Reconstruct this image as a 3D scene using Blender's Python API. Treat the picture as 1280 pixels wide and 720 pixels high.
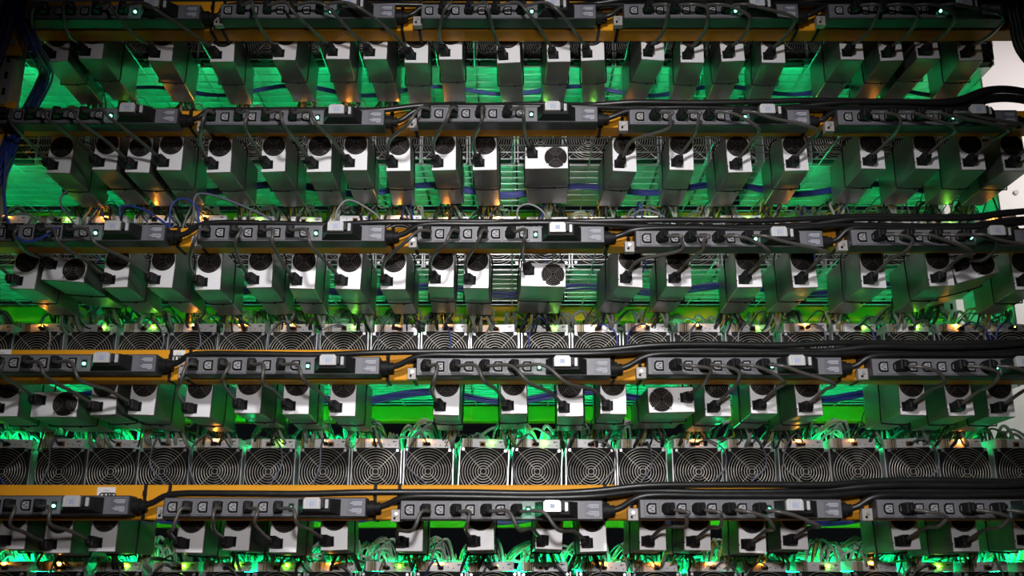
import bpy, bmesh, math, random
from mathutils import Vector, Matrix
random.seed(7)
for o in list(bpy.data.objects): bpy.data.objects.remove(o)
SC = bpy.context.scene; COL = SC.collection
# ------------------------------------------------------------------ camera, world, lamps, exposure
F = 1244.4; ZC = 1.45; PITCH = math.radians(16.1)
cam = bpy.data.cameras.new('camera'); cam.sensor_width = 36; cam.lens = 36*F/1280
camo = bpy.data.objects.new('camera', cam); COL.objects.link(camo)
camo.location = (0, 0, ZC); camo.rotation_euler = (math.radians(90)+PITCH, 0, 0)
cam.dof.use_dof = True; cam.dof.focus_distance = 2.93; cam.dof.aperture_fstop = 2.6
SC.camera = camo
w = bpy.data.worlds.new('world'); SC.world = w; w.use_nodes = True
w.node_tree.nodes['Background'].inputs[0].default_value = (.75, .85, 1, 1)
w.node_tree.nodes['Background'].inputs[1].default_value = .004
SC.view_settings.view_transform = 'Standard'; SC.view_settings.look = 'None'
SC.view_settings.exposure = 0; SC.view_settings.gamma = 1
SC.view_settings.use_curve_mapping = False
def spot(name, loc, target, power, size, blend, radius, col):
    l = bpy.data.lights.new(name, 'SPOT'); l.energy = power; l.spot_size = math.radians(size); l.spot_blend = blend
    l.shadow_soft_size = radius; l.color = col
    o = bpy.data.objects.new(name, l); COL.objects.link(o); o.location = loc
    o.rotation_euler = (Vector(target)-Vector(loc)).to_track_quat('-Z', 'Y').to_euler()
    return o
spot('aisle_work_lamp', (.0, .15, 2.78), (.04, 2.6, 1.98), 215, 78, 1.0, .09, (1, .97, .97))
spot('aisle_fill_lamp', (.08, -.25, 1.92), (.04, 2.6, 1.72), 135, 62, 1.0, .1, (1, .96, .95))  # fill spot added to brighten the lower tiers
spot('wall_lamp', (2.9, 3.0, 3.4), (2.3, 4.2, 2.9), 88, 110, .6, .2, (1, .93, .92))

# ------------------------------------------------------------------ materials
def mat(name, col, rough=.5, metal=0, emit=None, estr=0, noise=0, nscale=40, bump=0, stretch=None, spec=.5):
    m = bpy.data.materials.new(name); m.use_nodes = True
    nt = m.node_tree; b = nt.nodes['Principled BSDF']
    b.inputs['Base Color'].default_value = (*col, 1); b.inputs['Roughness'].default_value = rough
    b.inputs['Metallic'].default_value = metal
    b.inputs['Specular IOR Level'].default_value = spec
    if emit:
        b.inputs['Emission Color'].default_value = (*emit, 1); b.inputs['Emission Strength'].default_value = estr
    if noise or bump:
        tc = nt.nodes.new('ShaderNodeTexCoord'); mp = nt.nodes.new('ShaderNodeMapping')
        nt.links.new(tc.outputs['Object'], mp.inputs[0])
        if stretch: mp.inputs['Scale'].default_value = stretch
        n = nt.nodes.new('ShaderNodeTexNoise'); n.inputs['Scale'].default_value = nscale; n.inputs['Detail'].default_value = 4
        nt.links.new(mp.outputs[0], n.inputs['Vector'])
        if noise:
            mx = nt.nodes.new('ShaderNodeMix'); mx.data_type = 'RGBA'
            mx.inputs[6].default_value = (*[c*(1-noise) for c in col], 1)
            mx.inputs[7].default_value = (*[min(1, c*(1+noise*.6)) for c in col], 1)
            nt.links.new(n.outputs[0], mx.inputs[0]); nt.links.new(mx.outputs[2], b.inputs['Base Color'])
            mr = nt.nodes.new('ShaderNodeMapRange'); mr.inputs[3].default_value = max(.05, rough-.1); mr.inputs[4].default_value = min(1, rough+.12)
            nt.links.new(n.outputs[0], mr.inputs[0]); nt.links.new(mr.outputs[0], b.inputs['Roughness'])
        if bump:
            bp = nt.nodes.new('ShaderNodeBump'); bp.inputs['Strength'].default_value = bump; bp.inputs['Distance'].default_value = .002
            nt.links.new(n.outputs[0], bp.inputs['Height']); nt.links.new(bp.outputs[0], b.inputs['Normal'])
    return m
M = dict(
 alu_shade=mat('shaded aluminium', (.29,.29,.28), .34, .8, noise=.12, nscale=30, stretch=(40,1,40)),  # supply case metal, darkened to carry the shade on sides and undersides
 plate=mat('bright plate metal', (.88,.88,.90), .45, .2, noise=.06, nscale=25),  # control boxes; on supply fronts, the case metal coloured as lit
 minerm=mat('miner aluminium', (.66,.67,.68), .33, .6, noise=.3, nscale=10, bump=.5, stretch=(1.5,.5,1.5)),
 orange=mat('orange powder coat', (.78,.34,.012), .55, 0, noise=.16, nscale=9, bump=.05, spec=.25),
 grey=mat('grey painted steel', (.38,.36,.34), .5, .1, noise=.25, nscale=12),
 pdu=mat('anthracite plastic', (.035,.035,.04), .5, 0, noise=.15, nscale=60, bump=.05, spec=.25),
 pduface=mat('grey socket plate', (.15,.15,.165), .42, 0, noise=.1, nscale=50),
 insert=mat('socket insert', (.30,.30,.31), .45),
 black=mat('black plastic', (.012,.012,.013), .55, noise=.3, nscale=40, spec=.18),
 dark=mat('dark recess', (.005,.005,.006), .8, spec=.1),
 rubber=mat('black rubber cord', (.075,.07,.064), .33, noise=.25, nscale=70),
 feed=mat('black feed sheath', (.012,.012,.012), .36, noise=.3, nscale=30),
 wirefan=mat('fan grille wire', (.62,.58,.52), .3, .6),
 blackwire=mat('black grille wire', (.16,.145,.13), .35, .5),
 screw=mat('zinc screw', (.8,.8,.82), .3, .8),
 galv=mat('galvanised wire', (.75,.76,.78), .28, .8),
 blue=mat('blue network cable', (.022,.045,.26), .4, noise=.2, nscale=30),
 bluegrey=mat('slate network cable', (.12,.13,.18), .4, noise=.2, nscale=30),
 palecab=mat('grey network cable', (.2,.2,.21), .4),
 yellow=mat('yellow wire', (.42,.33,.03), .4),
 white=mat('pale wire sleeve', (.30,.34,.29), .3),
 blackw=mat('black wire', (.03,.03,.03), .35),
 clear=mat('breaker handle', (.62,.62,.63), .22, .1, noise=.35, nscale=45, stretch=(6,1,.6)),
 sticker=mat('paper sticker', (.85,.83,.80), .6, noise=.05),
 ink=mat('sticker ink', (.05,.05,.06), .6),
 print_=mat('grey print', (.45,.46,.50), .6),
 bluep=mat('blue print', (.36,.42,.58), .5),
 label=mat('dark rating label', (.12,.12,.15), .45),
 tan=mat('tan seal', (.62,.52,.36), .6, noise=.15),
 copper=mat('copper jack', (.35,.19,.09), .4, .4),
 ledg=mat('green led', (.1,.8,.4), .3, emit=(.15,1,.55), estr=14),
 ledg2=mat('bright green led', (.1,.8,.4), .3, emit=(.05,1,.35), estr=120),
 ledlime=mat('lime led', (.3,.8,.1), .3, emit=(.25,1,.03), estr=130),
 leda=mat('amber led', (.9,.5,.1), .3, emit=(1,.36,.04), estr=270),
 glowbar=mat('added green glow', (.1,.8,.4), .3, emit=(.004,1,.30), estr=44),  # emission for the added bars that tint wires and undersides green
 sheet=mat('milky plastic sheet', (.80,.85,.82), .35, noise=.06, nscale=8),
 wall=mat('cream panel wall', (.82,.78,.765), .6, noise=.04, nscale=3),
 floor=mat('grey concrete', (.28,.28,.28), .7, noise=.3, nscale=4, bump=.2),
)
MK = list(M)
# ------------------------------------------------------------------ mesh builder
class MB:
    def __init__(s): s.v = []; s.f = []; s.m = []; s.mats = []; s.sm = []
    def mi(s, m):
        if m not in s.mats: s.mats.append(m)
        return s.mats.index(m)
    def add(s, vs, fs, m, smooth=False, T=None):
        k = len(s.v); i = s.mi(m)
        for p in vs:
            p = Vector(p); s.v.append(tuple(T @ p if T else p))
        for f in fs: s.f.append([k+a for a in f]); s.m.append(i); s.sm.append(smooth)
        return s
    def box(s, c, d, m, bev=0, T=None):
        x, y, z = c; a, b, e = d[0]/2, d[1]/2, d[2]/2
        if bev <= 0:
            vs = [(x+i*a, y+j*b, z+k*e) for i in (-1,1) for j in (-1,1) for k in (-1,1)]
            fs = [(0,1,3,2),(4,6,7,5),(0,4,5,1),(2,3,7,6),(0,2,6,4),(1,5,7,3)]
            return s.add(vs, fs, m, T=T)
        bm = bmesh.new(); bmesh.ops.create_cube(bm, size=1)
        for v in bm.verts: v.co = Vector((x+v.co.x*d[0], y+v.co.y*d[1], z+v.co.z*d[2]))
        bmesh.ops.bevel(bm, geom=bm.edges[:], offset=bev, segments=1, affect='EDGES', profile=.5)
        bm.verts.index_update()
        s.add([v.co.copy() for v in bm.verts], [[v.index for v in f.verts] for f in bm.faces], m, T=T); bm.free(); return s
    def prism(s, pts, y0, y1, m, T=None):           # outline in xz extruded along y
        n = len(pts)
        vs = [(p[0], y0, p[1]) for p in pts]+[(p[0], y1, p[1]) for p in pts]
        fs = [list(range(n)), list(range(2*n-1, n-1, -1))]+[(i, n+i, n+(i+1)%n, (i+1)%n) for i in range(n)]
        return s.add(vs, fs, m, T=T)
    def cyl(s, a, b, r, m, n=12, r2=None, caps=True):
        a = Vector(a); b = Vector(b); d = (b-a).normalized(); r2 = r if r2 is None else r2
        u = d.orthogonal().normalized(); q = d.cross(u)
        vs = []
        for c, rr in ((a, r), (b, r2)):
            for i in range(n):
                t = 2*math.pi*i/n; vs.append(c+(u*math.cos(t)+q*math.sin(t))*rr)
        fs = [(i, (i+1)%n, n+(i+1)%n, n+i) for i in range(n)]
        s.add(vs, fs, m, smooth=True)
        if caps: s.add(vs, [list(range(n-1, -1, -1)), list(range(n, 2*n))], m)
        return s
    def torus(s, c, R, r, m, n=36, k=4, a0=0, a1=2*math.pi):        # ring facing -y
        vs = []; fs = []; closed = abs(a1-a0-2*math.pi) < 1e-6
        for i in range(n if closed else n+1):
            t = a0+(a1-a0)*i/n
            for j in range(k):
                q = 2*math.pi*j/k; rr = R+r*math.cos(q)
                vs.append((c[0]+rr*math.cos(t), c[1]+r*math.sin(q), c[2]+rr*math.sin(t)))
        for i in range(n):
            i2 = (i+1)%n if closed else i+1
            for j in range(k): fs.append((i*k+j, i*k+(j+1)%k, i2*k+(j+1)%k, i2*k+j))
        return s.add(vs, fs, m, smooth=True)
    def tube(s, pts, r, m, k=6, sub=6):
        P = catmull(pts, sub) if sub > 1 else [Vector(p) for p in pts]
        n = len(P); vs = []; u = None
        for i in range(n):
            d = (P[min(i+1, n-1)]-P[max(i-1, 0)])
            d = d.normalized() if d.length > 1e-9 else Vector((1,0,0))
            u = d.orthogonal().normalized() if u is None else (u-d*u.dot(d))
            u = u.normalized() if u.length > 1e-6 else d.orthogonal().normalized()
            q = d.cross(u)
            for j in range(k):
                t = 2*math.pi*j/k; vs.append(P[i]+(u*math.cos(t)+q*math.sin(t))*r)
        fs = [(i*k+j, i*k+(j+1)%k, (i+1)*k+(j+1)%k, (i+1)*k+j) for i in range(n-1) for j in range(k)]
        s.add(vs, fs, m, smooth=True)
        return s.add(vs, [list(range(k-1,-1,-1)), [(n-1)*k+j for j in range(k)]], m)
    def mesh(s, name):
        me = bpy.data.meshes.new(name); me.from_pydata(s.v, [], s.f)
        for m in s.mats: me.materials.append(M[m])
        me.polygons.foreach_set('material_index', s.m); me.polygons.foreach_set('use_smooth', s.sm)
        me.update()
        bm = bmesh.new(); bm.from_mesh(me); bmesh.ops.recalc_face_normals(bm, faces=bm.faces[:]); bm.to_mesh(me); bm.free()
        return me
def catmull(pts, sub):
    P = [Vector(p) for p in pts]; P = [P[0]*2-P[1]]+P+[P[-1]*2-P[-2]]; out = []
    for i in range(1, len(P)-2):
        a, b, c, d = P[i-1:i+3]
        for j in range(sub):
            t = j/sub
            out.append(.5*((2*b)+(c-a)*t+(2*a-5*b+4*c-d)*t*t+(3*b-a-3*c+d)*t**3))
    out.append(P[-2]); return out
def ob(name, data, parent=None, loc=(0,0,0), rot=(0,0,0)):
    o = bpy.data.objects.new(name, data); COL.objects.link(o); o.location = loc; o.rotation_euler = rot
    if parent: o.parent = parent
    return o
def tag(o, label, cat, group=None):
    o['label'] = label; o['category'] = cat
    if group: o['group'] = group
    return o
def struct(o): o['kind'] = 'structure'; return o
ORD = 'first second third fourth fifth sixth seventh eighth ninth tenth eleventh twelfth thirteenth fourteenth fifteenth sixteenth seventeenth eighteenth nineteenth twentieth twenty-first twenty-second twenty-third'.split()
TIER = ['top', 'second', 'third', 'fourth', 'fifth', 'sixth']
def P(px, py, D):                      # a photograph pixel on the vertical plane y = D, in metres
    u = (px-640)/F; v = (360-py)/F; c, s = math.cos(PITCH), math.sin(PITCH)
    t = D/(c-v*s); return Vector((u*t, D, ZC+(s+v*c)*t))
ZB = [ZC+1.424, ZC+1.068, ZC+.712, ZC+.356, ZC, ZC-.356]         # tier datum
D_PDU, D_BEAM, D_PSU, D_FAN, D_REAR = 2.53, 2.60, 2.68, 3.00, 3.42
X0, X1, XL = -1.45, 1.53, -2.15     # XL: the next bay goes on beyond the grey upright
BEAM_Z = [(P(640,52,2.665).z, ZB[0]+.212), (P(640,171,2.665).z, ZB[1]+.212), (P(640,317,2.665).z, ZB[2]+.212),
          (P(640,481,2.665).z, ZB[3]+.212), (P(640,651,2.665).z, ZB[4]+.212), (ZB[5]+.13, ZB[5]+.212)]
BEAM_Z[3] = (BEAM_Z[3][0], P(100,437,D_BEAM).z); BEAM_Z[4] = (BEAM_Z[4][0], P(100,606,D_BEAM).z)

# ------------------------------------------------------------------ the setting
struct(ob('floor', MB().box((0, 2, -.05), (9, 9, .1), 'floor').mesh('floor')))
wb = MB()
wl = struct(ob('wall_back', MB().box((3.55, 4.34, 2), (3.2, .12, 4.2), 'wall').mesh('wall_back')))
pm = MB().box((0,0,0), (1.18, .03, 1.16), 'wall', .006).mesh('panel')
for i in range(3):
    for j in range(4):
        ob('panel', pm, wl, (2.54+i*1.19, 4.275, .585+j*1.17-.005))
sc = MB(); sc.cyl((0,.004,0), (0,-.005,0), .012, 'grey', 10); scm = sc.mesh('screw_head')
for j in range(1, 4): ob('screw_head', scm, wl, (P(1271,240,4.25).x, 4.257, P(1271,240,4.25).z+(j-2)*1.17))

# ------------------------------------------------------------------ the rack
rack = tag(ob('pallet_rack', None, None, (0, 3, 0)), 'tall pallet rack with orange horizontal beams and grey upright posts', 'rack')
def rp(name, mb, parent=None):
    o = ob(name, mb.mesh(name), rack); o.location = (0, -3, 0)
    if parent: o.parent = parent; o.location = (0, 0, 0)
    return o
for (x, y) in ((X0-.04, 2.645), (X1+.04, 2.645), (X0-.04, 3.50), (X1+.04, 3.50)):
    b = MB()
    b.box((x, y, 1.7), (.075, .06, 3.4), 'grey', .006)
    for k in range(60):
        for sx in (-.016, .016): b.box((x+sx, y-.0305, .25+k*.052), (.009, .002, .022), 'dark')
    b.box((x, y, .006), (.13, .11, .012), 'grey', .002)
    rp('upright', b)
def lathe_beam(z0, z1, y, x0, x1, step=1):
    b = MB(); zm = z1-.028
    b.box(((x0+x1)/2, y+.0325, (z0+z1)/2), (x1-x0, .065, z1-z0), 'orange', .003)
    return b
BEAMS = []
for r in range(6):
    z0, z1 = BEAM_Z[r]
    bo = rp('beam', lathe_beam(z0, z1, D_BEAM, X0, X1)); BEAMS.append(bo)
    for x in (X0-.012, X1-.03):
        b = MB(); b.box((x+.01, D_BEAM-.006, (z0+z1)/2-.03), (.055, .012, z1-z0+.11), 'orange', .003)
        for k in range(3): b.cyl((x+.01, D_BEAM-.012, z0-.05+k*.06), (x+.01, D_BEAM-.018, z0-.05+k*.06), .008, 'grey', 8)
        rp('end_connector', b, bo)
    rb = rp('beam', lathe_beam(ZB[r]+.155, ZB[r]+.208, D_REAR, X0, X1)); rp('beam', lathe_beam(ZB[r]+.155, ZB[r]+.208, D_REAR, XL, X0-.08)); rp('beam', lathe_beam(z0, z1, D_BEAM, XL, X0-.08))
# stickers on two beams, their big figures half hidden by the power strips
def sticker(bo, px0, px1, y0, y1, marks):
    a = P(px0, y1, D_BEAM); c = P(px1, y0, D_BEAM); b = MB()
    b.box(((a.x+c.x)/2, D_BEAM-.001, (a.z+c.z)/2), (c.x-a.x, .0014, c.z-a.z), 'sticker')
    zt = c.z; wd = c.x-a.x
    for k, (u, l) in enumerate(((.5, .34), (.55, .42))):
        b.box((a.x+wd*u, D_BEAM-.0019, zt-.008-.005*k), (wd*l, .0004, .0018), 'print_')
    for u in marks:
        b.torus((a.x+wd*u, D_BEAM-.0019, zt-.0215), .0065, .002, 'ink', 14, 4)
    rp('sticker', b, bo)
sticker(BEAMS[4], 120, 145, 609, 630, (.3, .52, .73, .9))
sticker(BEAMS[3], 213, 232, 438, 458, (.15, .42, .72))
sticker(BEAMS[3], -14, 15, 437, 455, (.3, .6))
# wire decks
rod = MB()
for yy in [2.69+.0525*k for k in range(17)]: rod.cyl((XL+.01, yy, .0), (X1-.01, yy, .0), .0022, 'galv', 5)
for k in range(30):
    x = XL+.04+k*(X1-XL-.08)/29; rod.cyl((x, 2.667, -.0042), (x, 3.44, -.0042), .0022, 'galv', 5)
deckm = rod.mesh('wire_deck')
for r in range(6):
    o = ob('wire_deck', deckm, None, (0, 0, ZB[r]+.215))
    tag(o, f'galvanised wire mesh deck lying across the {TIER[r]} orange beam', 'shelf', 'wire decks of the rack')
# milky sheet closing the right end
sp = P(1224, 95, 3.12)
tag(ob('plastic_sheet', MB().box((sp.x, 3.28, 2.725), (.006, .34, 1.15), 'sheet', .001).mesh('plastic_sheet')),
    'milky plastic sheet standing at the rack end before the white wall', 'sheet')

# ------------------------------------------------------------------ mining machines
MW, MH, ML = .150, .143, .38
b = MB(); b.box((0, ML/2+.012, MH/2), (MW-.006, ML-.012, MH), 'minerm', .002)
for s in (-1, 1): b.box((s*(MW/2-.0015), ML/2, MH/2), (.003, ML, MH), 'minerm')
for s in (-.5, 0, .5): b.box((s*.08, ML/2, -.0005), (.006, ML-.04, .003), 'minerm')
CASE = b.mesh('case')
b = MB(); h = .0705; n = 32; y0, y1 = -.012, .014
# square frame with a round hole
outer = []; inner = []
for i in range(n):
    t = 2*math.pi*(i+.5)/n; c, s = math.cos(t), math.sin(t); q = h/max(abs(c), abs(s))
    outer.append((c*q, s*q)); inner.append((c*.067, s*.067))
vs = [(x, y0, z) for x, z in outer]+[(x, y0, z) for x, z in inner]+[(x, y1, z) for x, z in inner]+[(x, y1, z) for x, z in outer]
fs = []
for i in range(n):
    j = (i+1)%n
    fs += [(i, j, n+j, n+i), (n+i, n+j, 2*n+j, 2*n+i), (3*n+i, 3*n+j, j, i)]
b.add(vs, fs, 'black')
b.box((0, .0135, 0), (.139, .001, .139), 'dark')
FRAME = b.mesh('fan')
b = MB()
for k in range(9): b.torus((0, -.016, 0), .0085+k*.0077, .00085, 'wirefan', 40, 4)
for a in (45, 135, 225, 315):
    c, s = math.cos(math.radians(a)), math.sin(math.radians(a))
    b.cyl((c*.008, -.0148, s*.008), (c*.089, -.0148, s*.089), .0009, 'wirefan', 4)
    b.torus((c*.089, -.0145, s*.089), .003, .001, 'wirefan', 10, 4)
    b.cyl((c*.089, -.0118, s*.089), (c*.089, -.0165, s*.089), .0044, 'screw', 8)
GRILLE = b.mesh('grille')
b = MB(); b.cyl((0, -.006, 0), (0, .012, 0), .021, 'black', 20)
for k in range(7):
    a = 2*math.pi*k/7; pts = []
    for rr, da in ((.02, 0), (.064, .25)):
        for yy, dd in ((-.005, 0), (.008, .55)):
            pts.append((rr*math.cos(a+da+dd), yy, rr*math.sin(a+da+dd)))
    b.add(pts+[(x, y+.001, z) for x, y, z in pts], [(0,1,3,2),(4,6,7,5),(0,4,5,1),(2,3,7,6),(0,2,6,4),(1,5,7,3)], 'black')
IMP = b.mesh('impeller')
def ctrl(jx):
    b = MB(); b.box((0, .055, .014), (.132, .11, .028), 'plate', .0015)
    for x, z in ((.05, .018), (.035, .010), (.056, .008), (.02, .012), (-.012, .017)): b.cyl((x, .001, z), (x, -.0006, z), .0016, 'dark', 6)
    b.box((.052, -.0003, .02), (.012, .001, .002), 'dark')
    cb = b.mesh('control_box')
    b = MB(); b.box((-.048, -.0005, .014), (.024, .001, .024), 'tan'); b.cyl((-.048, -.0008, .014), (-.048, -.002, .014), .008, 'tan', 14)
    st = b.mesh('seal')
    b = MB(); b.box((jx, -.002, .012), (.017, .006, .015), 'copper', .001); b.box((jx, -.0053, .011), (.011, .001, .008), 'dark')
    return cb, st, b.mesh('network_jack')
CTRL = ctrl(.0)
def led(m, r=.0026):
    b = MB(); b.cyl((0,0,0), (0,-.004,0), r, m, 8, r*.7); return b.mesh('status_light')
LEDA, LEDG = led('leda', .0019), led('ledlime', .0017)
GLOWBAR = MB().box((0,0,0), (.075, .009, .005), 'glowbar').mesh('added_glow_bar')  # oversized bars added for the green glow of unseen board LEDs
GLOWWIDE = MB().box((0,0,0), (.124, .013, .005), 'glowbar').mesh('added_glow_bar')
RIB = MB()
for k in range(5): RIB.tube([(-.05+k*.004, .13, .035), (-.05+k*.004, .05, .034), (-.05+k*.004, -.001, .029), (-.05+k*.004, -.004, .012), (-.05+k*.004, -.005, -.006)], .0012, ['white','blackw','yellow','blackw','white'][k], 4, 3)
RIBM = RIB.mesh('fan_lead')
LEADS = []
for v in range(7):
    rnd = random.Random(300+v); b = MB()
    for g in range(3):                      # three groups of wires, one per board, looping up from the top deck
        gx = (-.045, 0, .045)[g]+rnd.uniform(-.01, .01); gy = rnd.uniform(.11, .17); top = rnd.uniform(.045, .105); lean = rnd.uniform(-.075, .075)
        for k in range(11):
            d = rnd.uniform(-.012, .012); e = rnd.uniform(-.006, .006); hh = top+rnd.uniform(-.014, .008)
            b.tube([(gx+d, gy+.02, MH-.002), (gx+d*1.2, gy-.005+e, MH+hh*.45), (gx+d+lean*.35, gy-.03+e, MH+hh*.95), (gx+d+lean, gy-.02+e, MH+hh*.8), (gx+lean*1.4+d, gy+.05, MH+hh*.45), (gx+lean*1.3, gy+.13, MH+.012)], rnd.uniform(.0015, .0027), rnd.choice(['white','yellow','white','white','blackw']), 5, 5)
        for k in range(2):                  # thicker taped strands
            e = rnd.uniform(-.02, .02); hh = top*rnd.uniform(.6, 1.05); ln = rnd.choice((-1, 1))*rnd.uniform(.03, .08)
            b.tube([(gx+e, gy+.03, MH), (gx+e, gy-.005, MH+hh*.5), (gx+e+ln*.3, gy-.03, MH+hh), (gx+e+ln*.9, gy-.025, MH+hh*.75), (gx+e+ln*1.2, gy-.005, MH+hh*.25), (gx+e+ln*1.25, gy+.04, MH+.006)], rnd.uniform(.0036, .0058), 'white', 6, 5)
    LEADS.append(b.mesh('power_leads'))
ROW4 = [50,116,180,242.5,304,366,431,494,556,619,682,745,808,872,937,1007,1070,1136,1198,1262]
ROW5 = [6,77,141,205,270,337,405,470,535,603,670,738,803,872,938,1005,1070,1139,1206,1275]
ROW6 = [4,75,148,218,285,348,413,482,550,617,682,752,819,890,957,1025,1093,1163,1232,1299]
x4 = [P(p, 425, D_FAN).x for p in ROW4]
MX = [[x+.006 for x in x4], [x-.012 for x in x4], [x+.004 for x in x4], x4, [P(p, 585, D_FAN).x for p in ROW5], [P(p, 712, D_FAN).x for p in ROW6]]
JACK = {}
for r in range(6):
    rnd = random.Random(100+r)
    for i, x in enumerate([MX[r][0]-.157*q for q in range(3, 0, -1)]+MX[r] if r < 5 else MX[r]):
        i -= 3 if r < 5 else 0
        roll = math.radians(rnd.uniform(-.9, .9)); dz = 0
        if r == 4 and i in (9, 10): roll = math.radians(-2.6 if i == 9 else -2.2); dz = -.002
        m = ob('mining_machine', None, None, (x, D_FAN, ZB[r]+.222+abs(math.sin(roll))*.07+dz), (0, -roll, math.radians(rnd.uniform(-1, 1))))
        tag(m, f'silver mining machine with wire-grilled fan on the {TIER[r]} beam, {ORD[i]} from the grey upright', 'computer', 'mining machines on the rack')
        if i < 0: m['label'] = f'silver mining machine on the {TIER[r]} beam, {ORD[-i-1]} in the bay beyond the grey upright'
        ob('case', CASE, m)
        f = ob('fan', FRAME, m, (0, 0, .073)); ob('impeller', IMP, f); ob('grille', GRILLE, f)
        cy = rnd.uniform(-.012, .01); cx = rnd.uniform(-.006, .006)
        c = ob('control_box', CTRL[0], m, (cx, cy, MH+.0005), (0, math.radians(rnd.uniform(-1.5, 1.5)), math.radians(rnd.uniform(-4, 4))))
        ob('seal', CTRL[1], c); ob('network_jack', CTRL[2], c, (rnd.uniform(-.012, .018), 0, 0))
        if r < 5 or True:
            ob('fan_lead', RIBM, m, (cx, cy, MH))
        if r > 0:
            k = rnd.random()
            if k < (.6 if r < 4 else .5): ob('status_light', LEDA, c, (rnd.uniform(-.008, .0), -.003, .0225))
            if k > .66: ob('status_light', LEDG, c, (rnd.uniform(.018, .034), -.0015, .0165))
            if rnd.random() < .86:
                for yy in ((.13, .33) if r < 4 else (.122, .165, .215)): ob('added_glow_bar', GLOWBAR if r < 4 else GLOWWIDE, m, (rnd.uniform(-.01, .01), yy, MH+.003))
            ob('power_leads', LEADS[rnd.randrange(len(LEADS))], m)['kind'] = 'stuff'
        JACK[r, i] = Vector((x+cx+.003, D_FAN+cy-.006, ZB[r]+.222+MH+.012))

# ------------------------------------------------------------------ power supplies
def psu_meshes(W, H, fan, sock, L=.27):
    b = MB(); b.box((0, L/2, H/2), (W, L, H), 'alu_shade', .0018); b.box((0, -.0004, H/2), (W-.003, .0016, H-.003), 'plate')  # one metal in two tones: dark case for shade, bright front for light
    for k in range(7):
        b.box((0, L+.0003, H*.2+k*H*.1), (W*.7, .001, H*.03), 'dark')
    case = b.mesh('case')
    b = MB(); b.cyl((fan[0], -.0008, fan[1]), (fan[0], -.0022, fan[1]), .033, 'dark', 28)
    fm = b.mesh('cooling_fan')
    b = MB()
    for k in range(6): b.torus((fan[0], -.0048, fan[1]), .005+k*.005, .0007, 'blackwire', 28, 4)
    for a in (45, 135, 225, 315):
        c, s = math.cos(math.radians(a)), math.sin(math.radians(a))
        b.cyl((fan[0]+c*.004, -.004, fan[1]+s*.004), (fan[0]+c*.034, -.004, fan[1]+s*.034), .0008, 'blackwire', 4)
        if W > .1: b.cyl((fan[0]+c*.034, -.001, fan[1]+s*.034), (fan[0]+c*.034, -.005, fan[1]+s*.034), .0034, 'screw', 8)
    gm = b.mesh('grille')
    b = MB(); sx, sz = sock
    b.box((sx, -.002, sz), (.030, .004, .026), 'black', .001); b.box((sx, -.0042, sz), (.024, .001, .018), 'dark')
    b.cyl((sx-.019, -.0008, sz-.003), (sx-.019, -.0022, sz-.003), .0018, 'dark', 6)
    im = b.mesh('power_inlet')
    b = MB(); t = .004; y = .13
    loop = [(-W/2-t, y, -.003), (W/2+t, y, -.003), (W/2+t*.9, y, H), (W/2-.012, y, .168), (-W/2+.012, y, .168), (-W/2-t*.9, y, H), (-W/2-t, y, -.003)]
    b.tube([(-W/2-t, y, H*.5), (-W/2-t, y, .002), (-W/2+.004, y-.001, -.0035), (0, y+.002, -.0045), (W/2-.004, y, -.0035), (W/2+t, y, .002), (W/2+t, y, H*.5), (W/2+t, y, H), (W/2-.01, y, .154), (0, y, .16), (-W/2+.01, y, .154), (-W/2-t, y, H), (-W/2-t, y, H*.5)], .0022, 'black', 5, 4)
    b.box((W*.18, y-.001, -.006), (.008, .006, .006), 'black', .001)
    sm = b.mesh('strap')
    return case, fm, gm, im, sm
NAR = psu_meshes(.072, .125, (0, .083), (-.0155, .023))
WID = psu_meshes(.126, .070, (.027, .036), (-.040, .046))
WIDF = psu_meshes(.126, .070, (-.027, .036), (.040, .040))
LOOM = []
for v in range(9):
    rnd = random.Random(500+v); b = MB()
    for k in range(15):
        x = rnd.uniform(-.02, .02); m = rnd.choice(['white','yellow','blackw','blackw','blackw'])
        ex = rnd.uniform(-.06, .06); ey = rnd.uniform(.345, .52)
        sag = rnd.uniform(-.045, .05); fy = rnd.uniform(.27, .33)
        b.tube([(x, .268, rnd.uniform(.03, .07)), (x*1.3+rnd.uniform(-.01,.01), .288, .05), (x+ex*.35, fy+.01, sag*.5+.0), (x+ex*.8, fy+.03+rnd.uniform(0,.04), sag), (ex, ey, rnd.uniform(-.025,.0)), (ex+rnd.uniform(-.01,.01), ey+.03, -.042)], rnd.uniform(.0016, .0030), m, 5, 5)
    for k in range(3):   # flat taped tails
        x = rnd.uniform(-.045, .045); a = rnd.uniform(-.02, .02)
        b.tube([(x*.3, .27, .05), (x*.6, .285, .02), (x, .295+rnd.uniform(0,.02), .01), (x+a, .30, -.025), (x+a*1.4, .335, -.043)], rnd.uniform(.004, .0065), rnd.choice(['white','white','blackw']), 6, 5)
    LOOM.append(b.mesh('output_cables'))
PSU = [
 [70,112,198,277,354,422,469,520,563,636,699,741,816,866,917,968,1066,1116,1160,1217],
 [71,130,171,212,273,342,399,444,498,555,606,'w683',781,852,926,995,1092,1158,1219,1268],
 [29,'v78',144,199,260,324,377,435,491,551,595,'w679',788,849,937,1006,1093,1176,'t1224',1285],
 [4,'w66',129,175,245,308,368,428,557,643,713,767,'f840',899,955,1014,1144,1202,1254],
 [14,69,126,236,293,354,417,511,601,686,742,817,873,941,995,1136,1208,1288]]
YB = [79, 208, 356, 525, 690]
YAW = {(0,11): 5, (0,19): 5, (0,12): -6, (1,12): -4, (2,12): -8, (2,1): 4, (0,4): 2, (0,1): 0, (2,13): -2}
SOCK = {}
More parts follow.
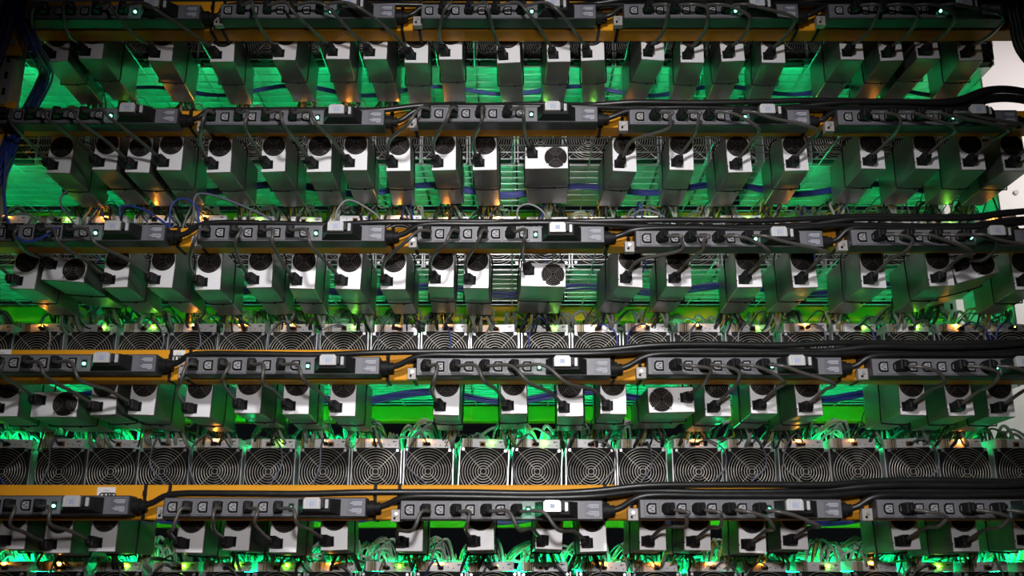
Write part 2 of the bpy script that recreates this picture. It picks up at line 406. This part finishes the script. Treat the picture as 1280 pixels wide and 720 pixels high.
for r in range(5):
    rnd = random.Random(40+r)
    for i, p in enumerate(PSU[r]):
        kind = 'n'
        if isinstance(p, str): kind, p = p[0], float(p[1:])
        pos = P(p, YB[r], D_PSU)
        yaw = YAW.get((r, i), rnd.uniform(-3, 3)); roll = rnd.uniform(-2, 2); dz = rnd.uniform(-.006, .006)
        if kind == 't': roll = 15; dz = .03
        if kind == 'v': roll = -5; dz = .02
        parts = {'n': NAR, 'w': WID, 'v': WID, 't': WID, 'f': WIDF}[kind]
        # the rotation is about z, then slight roll about the long axis; the back hangs a touch lower
        o = ob('power_supply', None, None, (pos.x, D_PSU+rnd.uniform(-.008, .012), ZB[r]+.060+dz), (math.radians(-rnd.uniform(0, 1.5)), math.radians(-roll), math.radians(-yaw)))
        desc = 'upright silver' if kind == 'n' else 'silver sideways-lying'
        tag(o, f'{desc} power supply hung below the {TIER[r]} beam, {ORD[i]} from the grey upright', 'power supply', 'power supplies strapped under the decks')
        ob('case', parts[0], o); fo = ob('cooling_fan', parts[1], o); ob('grille', parts[2], fo)
        ob('power_inlet', parts[3], o); ob('strap', parts[4], o)
        lo = ob('output_cables', LOOM[rnd.randrange(len(LOOM))], o); lo['kind'] = 'stuff'
        s = {'n': (-.0155, .023), 'f': (.040, .040)}.get(kind, (-.040, .046))
        mt = Matrix.Translation(o.location) @ o.rotation_euler.to_matrix().to_4x4()
        SOCK[r, i] = mt @ Vector((s[0], -.004, s[1]))

# ------------------------------------------------------------------ power strips
PL, PH, PD = .505, .048, .052
b = MB(); b.box((PL/2, PD/2, 0), (PL, PD, PH), 'pdu', .002)
b.box((PL/2, -.0006, 0), (PL-.006, .0016, PH-.005), 'pduface'); BODY = b.mesh('body')
def outlet_mesh():
    b = MB(); b.box((0, -.0022, 0), (.0345, .003, .038), 'pduface', .001)
    o = [(-.0125, -.0075), (-.0125, .0075), (-.0065, .0135), (.0125, .0135), (.0125, -.0135), (-.0065, -.0135)]
    b.prism(o, -.0037, -.0052, 'dark')
    q = [(x*.68, z*.68) for x, z in o]; b.prism(q, -.0050, -.0064, 'insert')
    for x, z, a, c in ((-.003, 0, .006, .002), (.0025, .0048, .006, .002), (.0025, -.0048, .006, .002)): b.box((x, -.0066, z), (a, .001, c), 'dark')
    return b.mesh('outlet')
OUTLET = outlet_mesh()
b = MB()
vs = []
for y, x0, x1, z0, z1 in ((-.001, .335, .442, -.021, .019), (-.028, .352, .420, -.012, .019)):
    vs += [(x0, y, z0), (x1, y, z0), (x1, y, z1), (x0, y, z1)]
b.add(vs, [(0,1,2,3),(4,5,6,7),(0,1,5,4),(1,2,6,5),(2,3,7,6),(3,0,4,7)], 'black'); BRK = b.mesh('breaker')
b = MB(); b.prism([(.356,-.006),(.398,-.006),(.398,.016),(.393,.021),(.361,.021),(.356,.016)], -.0275, -.040, 'clear')
b.box((.377, -.0404, .007), (.013, .0008, .011), 'bluep'); b.box((.403, -.034, .007), (.006, .012, .022), 'pdu', .001); b.box((.412, -.030, .006), (.008, .008, .022), 'clear', .001)
SWI = b.mesh('breaker_switch')
b = MB(); b.box((.479, -.0016, .001), (.040, .0012, .036), 'label')
for k, (z, l, x) in enumerate(((.013, .026, .482), (.0095, .03, .48), (.006, .022, .483), (-.004, .024, .482), (-.0075, .032, .479), (-.011, .026, .482), (-.0145, .012, .488))):
    b.box((x, -.0024, z), (l, .0004, .0019), 'print_')
LAB = b.mesh('rating_label')
b = MB(); b.box((0, -.002, 0), (.013, .002, .020), 'black', .0005); b.cyl((0, -.003, -.001), (0, -.0065, -.001), .0036, 'ledg', 10); IND = b.mesh('indicator_light')
b = MB(); b.box((0, -.002, 0), (.013, .002, .020), 'black', .0005); b.cyl((0, -.003, -.001), (0, -.0075, -.001), .0052, 'ledg2', 12, .004); IND2 = b.mesh('indicator_light')
b = MB(); b.cyl((PL-.001, .03, 0), (PL+.018, .03, 0), .019, 'black', 8); b.cyl((PL+.018, .03, 0), (PL+.032, .03, .002), .013, 'black', 12)
GLAND = b.mesh('cable_gland')
b = MB(); b.box((-.012, .040, -.012), (.026, .022, .03), 'grey', .001); b.cyl((-.012, .028, -.008), (-.012, .024, -.008), .0045, 'screw', 8)
b.cyl((-.016, .028, -.018), (-.016, .024, -.018), .003, 'dark', 8); BRA = b.mesh('mounting_bracket')
PX = [[31,275,526,779,1035], [-4,254,521,786,1046], [-28,247,521,794,1063], [-48,231,520,809,1089], [-92,204,500,799,1095]]
PY = [[15,14,14.5,14,14], [145,147,143,146.5,147], [291,291.5,293,298.5,297], [454,457,458.5,457.5,459], [631.5,634,637.5,636,636]]
def plugs(r, k): return (1,3,5,7) if (k >= 3 or r in (0, 4)) else (0,2,4,6)
PDUS = {}; CAND = {r: [] for r in range(5)}
for r in range(5):
    for k in range(5):
        p = P(PX[r][k], PY[r][k], D_PDU); length = PL
        yaw = 0
        o = ob('power_strip', None, None, (p.x, D_PDU, p.z), (0, 0, 0))
        tag(o, f'long black power strip with sockets on the {TIER[r]} beam, {ORD[k]} from the grey upright', 'power strip', 'power strips along the beams')
        ob('body', BODY, o)
        off = .006 if k >= 3 else 0
        for q in range(8):
            ob('outlet', OUTLET, o, (.024+off+q*.0375, 0, 0))
            if q in plugs(r, k): CAND[r].append((k, q, Vector((p.x+.024+off+q*.0375, D_PDU-.006, p.z))))
        ob('indicator_light', IND2 if (r, k) == (4, 2) else IND, o, (.319+off*.5, 0, -.001)); br = ob('breaker', BRK, o); ob('breaker_switch', SWI, br)
        l = ob('rating_label', LAB, o); ob('cable_gland', GLAND, o); ob('mounting_bracket', BRA, o)
        PDUS[r, k] = p

# ------------------------------------------------------------------ power cords
b = MB(); b.box((0, -.016, 0), (.022, .03, .027), 'black', .003); b.box((.0, -.034, 0), (.014, .012, .017), 'black', .002); PLUGM = b.mesh('plug')
def dp_match(A, B):        # ordered matching of supplies (A) to sockets (B)
    n, m = len(A), len(B); INF = 1e9
    C = [[0]*(m+1)]+[[INF]*(m+1) for _ in range(n)]
    for i in range(1, n+1):
        for j in range(i, m+1):
            C[i][j] = min(C[i][j-1], C[i-1][j-1]+abs(A[i-1].x-.055-B[j-1].x)**1.5)
    res = {}; i, j = n, m
    while i:
        if C[i][j] == C[i][j-1]: j -= 1
        else: res[i-1] = j-1; i -= 1; j -= 1
    return res
for r in range(5):
    rnd = random.Random(900+r); n = len(PSU[r])
    mt = dp_match([SOCK[r, i] for i in range(n)], [c[2] for c in CAND[r]])
    for i in range(n):
        k, q, S = CAND[r][mt[i]]; E = SOCK[r, i]
        right = k >= 3; yb = min(BEAM_Z[r][0], S.z-.03)
        a = math.radians(rnd.uniform(15, 35)); el = math.radians(rnd.uniform(-22, -5))
        drop = S.z-E.z; S0 = S+Vector((.016, -.036, -.006)); ea = rnd.uniform(-.5, .3)
        E0 = E+Vector((-.010, -.034, .008)) if not right else E+Vector((.006, -.036, .006))
        if right:
            bx = max(S.x, E.x)+rnd.uniform(.03, .06)
            pts = [S+Vector((.004,-.028,-.002)), S0, S+Vector((.045, -.05, -.012)), Vector((min(bx, S.x+.085), S.y-.042, S.z-.3*drop)), Vector((min(bx, max(S.x+.07, E.x+.03)), S.y-.015, S.z-.6*drop)), Vector((E.x+.03, 2.585, min(yb-.012, E.z+.03))), E0, E+Vector((.0,-.025,.002))]
        else:
            t1 = .25; dx = E.x-S.x; side = .02 if dx > 0 else -.0
            pts = [S+Vector((.003,-.028,-.002)), S0, S+Vector((side+.2*dx+.01, -.052, -.12*drop)), Vector((S.x+.5*dx+.01, S.y-.05, S.z-.45*drop-rnd.uniform(0,.02))), Vector((S.x+.85*dx-.012, 2.57, min(yb-.012, E.z+.025))), E0, E+Vector((0,-.025,.002))]
        o = ob('power_cable', MB().tube([p-E for p in pts], .0048, 'rubber', 7, 6).mesh('power_cable'), None, E)
        tag(o, f'black power cord feeding the {ORD[i]} power supply from the grey upright, {TIER[r]} beam', 'cable', 'power cords of the supplies')
        ob('plug', PLUGM, o, S-E, (0, 0, math.radians(14)))
        ob('plug', PLUGM, o, (0,0,0), (math.radians(rnd.uniform(-12, 4)), 0, math.radians(-16 if not right else 12)))

# ------------------------------------------------------------------ thick feed cables
for r in range(5):
    for j in range(5):
        rnd = random.Random(r*10+j+3)
        p = PDUS[r, j]; g = Vector((p.x+PL+.028, D_PDU+.03, p.z+.002)); pts = [g, g+Vector((.02, -.004, .006))]
        if j == 4:
            pts += [g+Vector((.06, -.01, .02)), g+Vector((.12, -.01, .02)), g+Vector((.22, 0, .0))]
        else:
            for k in range(j+1, 5):
                m = k-j-1; t = PDUS[r, k]
                zt = t.z+PH/2+.009+(.0125*m if r > 0 else .011*m); yy = D_PDU+.014+(.012 if m % 2 else .0)+(0 if r > 1 else .01)
                pts += [Vector((t.x+.02, yy, zt)), Vector((t.x+.17, yy+rnd.uniform(-.004,.004), zt+rnd.uniform(-.003,.003))), Vector((t.x+.34, yy+rnd.uniform(-.004,.004), zt+rnd.uniform(-.003,.004))), Vector((t.x+.48, yy, zt+rnd.uniform(0,.006)))]
            hump = (.0, .03, .012, .006, .006)[r]
            e = pts[-1]; pts[-1] = Vector((e.x-.03, e.y, e.z+hump)); e = pts[-1]
            pts += [Vector((e.x+.10, e.y, e.z-.3*hump+.004)), Vector((e.x+.24, e.y+.01, e.z-.03-hump*.7))]
        o = ob('feed_cable', MB().tube([q-g for q in pts], .0082, 'feed', 8, 6).mesh('feed_cable'), None, g)
        tag(o, f'thick black feed cable leaving the {ORD[j]} power strip from the grey upright, {TIER[r]} beam', 'cable', 'feed cables of the power strips')
# loose black cables dropping past the rack end, top right
pts = [P(1290, -25, 2.50), P(1272, 5, 2.50), P(1275, 30, 2.51), P(1283, 62, 2.52), P(1310, 95, 2.53)]
cb = tag(ob('cable_bundle', None, None, pts[2]), 'dark bundle of black cables hanging over the right end of the top beam', 'cable bundle')
for k in range(7):
    rnd = random.Random(k); d = Vector((rnd.uniform(-.022,.03), rnd.uniform(-.02,.02), rnd.uniform(-.01,.01)))
    ob('cable', MB().tube([q-pts[2]+d for q in pts], .0085, 'feed', 7, 5).mesh('cable'), cb)

# ------------------------------------------------------------------ cable ties round the beams
def tie_mesh(h):
    b = MB()
    for (c, d) in (((0, -.0022, 0), (.009, .002, h)), ((0, .0672, 0), (.009, .002, h)), ((0, .0325, h/2+.001), (.009, .071, .002)), ((0, .0325, -h/2-.001), (.009, .071, .002)), ((0, -.005, h*.25), (.010, .006, .012))):
        b.box(c, d, 'black', .0005)
    return b.mesh('cable_tie')
for r in range(5):
    z0, z1 = BEAM_Z[r]; tm = tie_mesh(z1-z0+.002)
    for k in range(4):
        xa = PDUS[r, k].x+PL+.012; xb = PDUS[r, k+1].x-.010
        for x, s in ((xa, 'right'), (xb, 'left')):
            o = ob('cable_tie', tm, None, (x, D_BEAM, (z0+z1)/2))
            tag(o, f'black cable tie round the {TIER[r]} beam beside the ' + (f'{ORD[k]} power strip cable outlet' if s == 'right' else f'{ORD[k+1]} power strip mounting bracket'), 'cable tie', 'cable ties round the beams')

# ------------------------------------------------------------------ network cables over the fans
for r in (2, 3, 4, 5):
    rnd = random.Random(60+r)
    for i in range(len(MX[r])):
        if rnd.random() < (.5 if r == 2 else .12): continue
        J = JACK[r, i]; mtl = rnd.choice(['bluegrey','bluegrey','palecab','blue'] if r != 2 else ['bluegrey','blue','palecab'])
        s = rnd.choice((-1, 1)); wv = rnd.uniform(.01, .07)*s; up = rnd.uniform(.0, .03) if r > 2 else rnd.uniform(.02, .07)
        dn = .13 if r > 2 else .10
        pts = [J, J+Vector((.004*s, -.022, .004)), J+Vector((wv*.45, -.034, up)), J+Vector((wv*1.05, -.036, -.02)), J+Vector((wv*1.1, -.032, -.07)), J+Vector((wv*.5+rnd.uniform(-.04,.04), -.034, -dn)), J+Vector((wv*.4, -.05, -.19))]
        o = ob('network_cable', MB().tube([q-J for q in pts], .0026, mtl, 6, 6).mesh('network_cable'), None, J)
        cname = {'bluegrey':'slate', 'palecab':'grey', 'blue':'blue'}[mtl]
        tag(o, f'thin {cname} network cable looping before the {ORD[i]} machine from the grey upright, {TIER[r]} beam', 'cable', 'network cables of the machines')
        b = MB(); b.box((0, -.008, 0), (.011, .022, .008), 'black', .0015); ob('plug', b.mesh('plug'), o, (0,0,0))
# loose network cables near the grey upright, third beam
loose = [([(8,190),(5,235),(9,275),(22,297),(38,302),(62,292),(72,284)], 'blue', .0042, 'stout blue network cable hanging down beside the grey upright to the third beam'),
 ([(0,274),(12,269),(35,268),(60,280),(74,284)], 'palecab', .003, 'grey network cable arching over the first power strip of the third beam'),
 ([(84,238),(76,248),(78,260),(90,276),(96,284)], 'bluegrey', .003, 'slate network cable curling up between machines over the first strip, third beam'),
 ([(150,272),(152,258),(180,262),(210,282),(216,285)], 'blue', .003, 'blue network cable sloping to the end of the first strip, third beam'),
 ([(212,285),(214,258),(228,248),(246,258),(248,280)], 'blue', .003, 'blue network cable looped high over the gap after the first strip, third beam'),
 ([(242,276),(244,246),(262,243),(300,256),(335,272),(342,280)], 'bluegrey', .003, 'slate network cable running long above the second strip, third beam'),
 ([(648,282),(647,262),(660,255),(676,262),(686,276)], 'palecab', .003, 'grey network cable loop above the third strip breaker, third beam'),
 ([(418,286),(422,262),(438,250),(470,268),(476,282)], 'palecab', .003, 'pale network cable looped beyond the second strip breaker, third beam'),
 ([(790,270),(800,263),(815,264),(832,273),(836,282)], 'bluegrey', .003, 'slate network cable arching over the fourth strip, third beam')]
for pts, m, rad, lab in loose:
    q = [P(x, y, 2.66 if rad < .004 else 2.50) for x, y in pts]; c = q[0].copy()
    tag(ob('network_cable', MB().tube([a-c for a in q], rad, m, 6, 6).mesh('network_cable'), None, c), lab, 'cable')
# blue bundles: under each deck behind the supplies, and down the grey upright
def bundle(pts, n, spread, rad, label, seed):
    rnd = random.Random(seed); c = pts[len(pts)//2].copy()
    root = tag(ob('network_cable_bundle', None, None, c), label, 'cable bundle')
    for k in range(n):
        d = Vector((rnd.uniform(-1,1)*spread, rnd.uniform(-1,1)*spread*.6, rnd.uniform(-1,1)*spread))
        q = [p-c+d*(.7+.5*rnd.random()) for p in pts]
        ob('cable', MB().tube(q, rad, rnd.choice(['blue','blue','blue','bluegrey']) if k % 4 == 3 else 'blue', 6, 5).mesh('cable'), root)
for r in range(5):
    rnd = random.Random(r+77); pts = []
    z = ZB[r]+(.108, .118, .140, .156, .160)[r]
    for k in range(13):
        pts.append(Vector((-1.43+k*.235, 2.972, z+(.018 if k % 2 else -.012)+rnd.uniform(-.006,.006))))
    bundle(pts, 8, .011, .0032, f'blue network cable bundle strung behind the power supplies below the {TIER[r]} beam', r)
bundle([P(26,-20,2.54), P(14,10,2.54), P(3,45,2.54), P(-12,85,2.54), P(-30,130,2.54)], 12, .018, .0034, 'blue network cable bundle running down in front of the grey upright', 21)
bundle([P(22,-20,2.56), P(26,25,2.55), P(42,62,2.56), P(56,92,2.72), P(36,135,2.74), P(14,172,2.60), P(2,205,2.56), P(-12,240,2.56)], 12, .02, .0034, 'blue network cable bundle beside the grey upright, swinging past the top beam end', 22)
